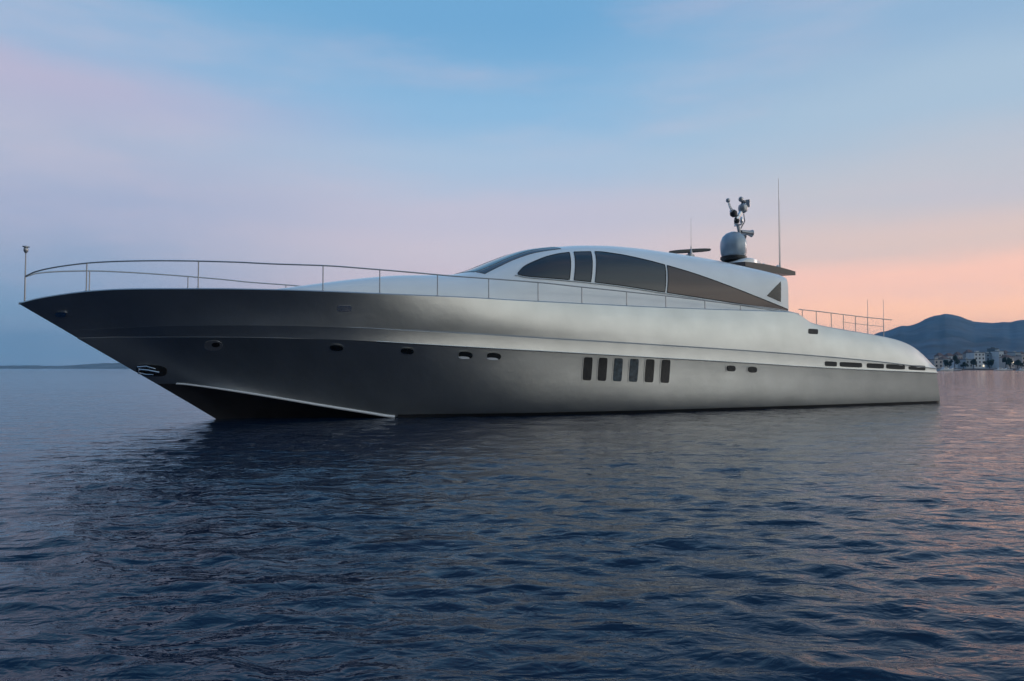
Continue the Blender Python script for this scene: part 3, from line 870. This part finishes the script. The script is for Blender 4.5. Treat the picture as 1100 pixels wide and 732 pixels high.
H = [(1004, 1013, 386, 600, 'house_c', 'flat', 'low sandy flat-roofed building just past the yacht stern, behind the moored white boats', 0),
     (1014, 1022, 383, 640, 'house_b', 'hip', 'small grey house with hipped roof behind the moored white boats', 0),
     (1029, 1037, 384, 620, 'house_a', 'hip', 'small pale house with clay roof left of the big pale block', 1),
     (1038, 1045, 386, 580, 'house_b', 'flat', 'squat grey flat-roofed building between the small pale house and the big pale block', 0),
     (1047, 1058.5, 378, 600, 'house_a', 'flat', 'big pale flat-roofed apartment block in the middle of the waterfront', 1),
     (1059.5, 1068, 379, 640, 'house_b', 'flat', 'broad grey block directly right of the big pale apartment block', 0),
     (1069, 1073, 373.5, 680, 'house_d', 'flat', 'tall narrow dark slate tower, the highest building of the town', 0),
     (1073.5, 1078.5, 376.5, 630, 'house_a', 'flat', 'narrow pale upright block right beside the dark tower', 0),
     (1083, 1090, 381, 600, 'house_c', 'hip', 'sandy house with clay roof right of the dark round trees', 1),
     (1091, 1097, 378, 640, 'house_b', 'flat', 'grey flat-roofed block near the right picture edge', 0),
     (1098, 1106, 382, 600, 'house_c', 'flat', 'sandy building cut by the right picture edge', 0)]
for a in H: house(*a)
rb = random.Random(5); LBL = 'small far house high in the row behind the waterfront buildings'
for px in (1009, 1019, 1030, 1041, 1052, 1062, 1071, 1081, 1090, 1099):
    w0 = rb.uniform(4, 8); house(px, px + w0, rb.uniform(375.5, 380.5), rb.uniform(760, 900), rb.choice(['house_a', 'house_b', 'house_c']), rb.choice(['hip', 'flat']), LBL, 0)

def crown_mesh(seed, h, w_):
    rg = random.Random(seed); mb = MB()
    blobs = [(rg.gauss(0, w_ * .24), rg.gauss(0, w_ * .24), h * rg.uniform(.42, .85), w_ * rg.uniform(.16, .27)) for _ in range(11)]
    for bx, by, bz, br in blobs:
        for _ in range(90):
            v = Vector((rg.gauss(0, 1), rg.gauss(0, 1), rg.gauss(0, 1))).normalized() * br * rg.uniform(.5, 1.08)
            c = Vector((bx, by, bz)) + v; q = .30
            a = Vector((rg.uniform(-1, 1), rg.uniform(-1, 1), rg.uniform(-1, 1))).normalized(); b = a.cross(v.normalized()).normalized()
            a = (a + v.normalized() * .2) * q; b = b * q
            mb.add([c - a - b, c + a - b * .6, c + a + b, c - a * .7 + b], [(0, 1, 2, 3)])
    return mb
for k, (px, D, h, w_, lb) in enumerate([
        (1025.5, 560, 13.5, 8, 'tall dark tree behind the moored white boats near the yacht stern'),
        (1045.8, 545, 10.5, 6, 'dark slim tree just left of the big pale apartment block'),
        (1063, 550, 9, 8, 'broad low tree in front of the grey block beside the big pale block'),
        (1080.5, 560, 12, 7, 'dark round tree right of the narrow pale block'),
        (1085.5, 545, 9.5, 6, 'smaller dark tree partly covering the sandy clay-roofed house'),
        (1035, 545, 6.5, 5, 'low bushy tree in front of the small pale house'),
        (1093, 548, 8.5, 7, 'wide dark tree near the right picture edge'),
        (1017.5, 560, 8.5, 6, 'small tree over the cabins of the moored white boats')]):
    p = at(px, 396, D); h *= .8; w_ *= .72; e = empty('tree', (p[0], D, 1.0)); tag(e, lb, 'tree', 'trees along the waterfront')
    crown_mesh(40 + k, h, w_).build('crown', M['leaf'], e, False)
    MB().tube([(0, 0, -1), (.1, 0, h * .3), (0.05, .1, h * .62)], .32, 8, .12).build('trunk', M['bark'], e)

def small_boat(px, D, Lb, head, label):
    p = at(px, 396, D); e = empty('motorboat', (p[0], D, 0), head); tag(e, label, 'boat', 'small boats moored off the town')
    mb = MB(); G = []
    for i in range(12):
        u = i / 11; x = Lb * (u - .5); bw = Lb * .15 * (1 - max(0, (u - .45) / .55) ** 2.2); sh = Lb * (.10 + .06 * u * u)
        G.append([(x + (.05 * Lb if u > .9 else 0), bw, sh), (x, bw * .85, .02 * Lb), (x - (.06 * Lb if u > .9 else 0), 0, -.06 * Lb), (x, -bw * .85, .02 * Lb), (x + (.05 * Lb if u > .9 else 0), -bw, sh), (x + (.05 * Lb if u > .9 else 0), 0, sh + .01 * Lb), (x + (.05 * Lb if u > .9 else 0), bw, sh)])
    mb.grid(G); mb.F.append((0, 1, 2, 3, 4, 5)); mb.build('hull', M['boat_white'], e)
    c1 = MB(); G = []
    for x, zt, hw in ((-.22, .10, .11), (-.2, .24, .105), (.02, .25, .10), (.10, .19, .09), (.2, .125, .06)):
        G.append([(x * Lb, hw * Lb, .08 * Lb), (x * Lb, hw * Lb * .85, zt * Lb), (x * Lb, -hw * Lb * .85, zt * Lb), (x * Lb, -hw * Lb, .08 * Lb)])
    c1.grid(G); c1.build('cabin', M['boat_white'], e)
    for sg in (1, -1):
        MB().box((-.07 * Lb, sg * .0995 * Lb, .19 * Lb), (.22 * Lb, .02, .05 * Lb)).build('window', M['port_glass'], e, False)
    MB().tube([(-.15 * Lb, 0, .24 * Lb), (-.17 * Lb, 0, .42 * Lb)], .04, 6).build('mast', M['boat_white'], e)
for a in [(1016, 330, 7.5, R(12), 'white motorboat moored directly beyond the yacht stern'),
          (1024.5, 360, 6.5, R(160), 'smaller white motorboat, second from the yacht stern'),
          (1075, 400, 6.5, R(5), 'white motorboat moored below the dark slate tower'),
          (1081.5, 440, 6, R(170), 'white motorboat moored below the dark round tree'),
          (1098, 340, 5.0, R(8), 'tiny white boat low on the water at the right picture edge')]:
    small_boat(*a)

# ------------------------------------------------------------------ evening haze over the bay
hz = MB().box((0, 3000, 150), (13000, 8000, 304)).build('haze', M['white'], None, False)
hm = bpy.data.materials.new('haze_air'); hm.use_nodes = True; t = hm.node_tree; t.nodes.remove(t.nodes['Principled BSDF'])
pv = t.nodes.new('ShaderNodeVolumePrincipled'); pv.inputs['Color'].default_value = (0.25, 0.62, 1.0, 1); pv.inputs['Density'].default_value = 1.1e-4; pv.inputs['Anisotropy'].default_value = 0.0
t.links.new(pv.outputs[0], t.nodes['Material Output'].inputs['Volume']); hz.data.materials[0] = hm
tag(hz, kind='stuff', label='thin blue evening haze over the bay', cat='haze')
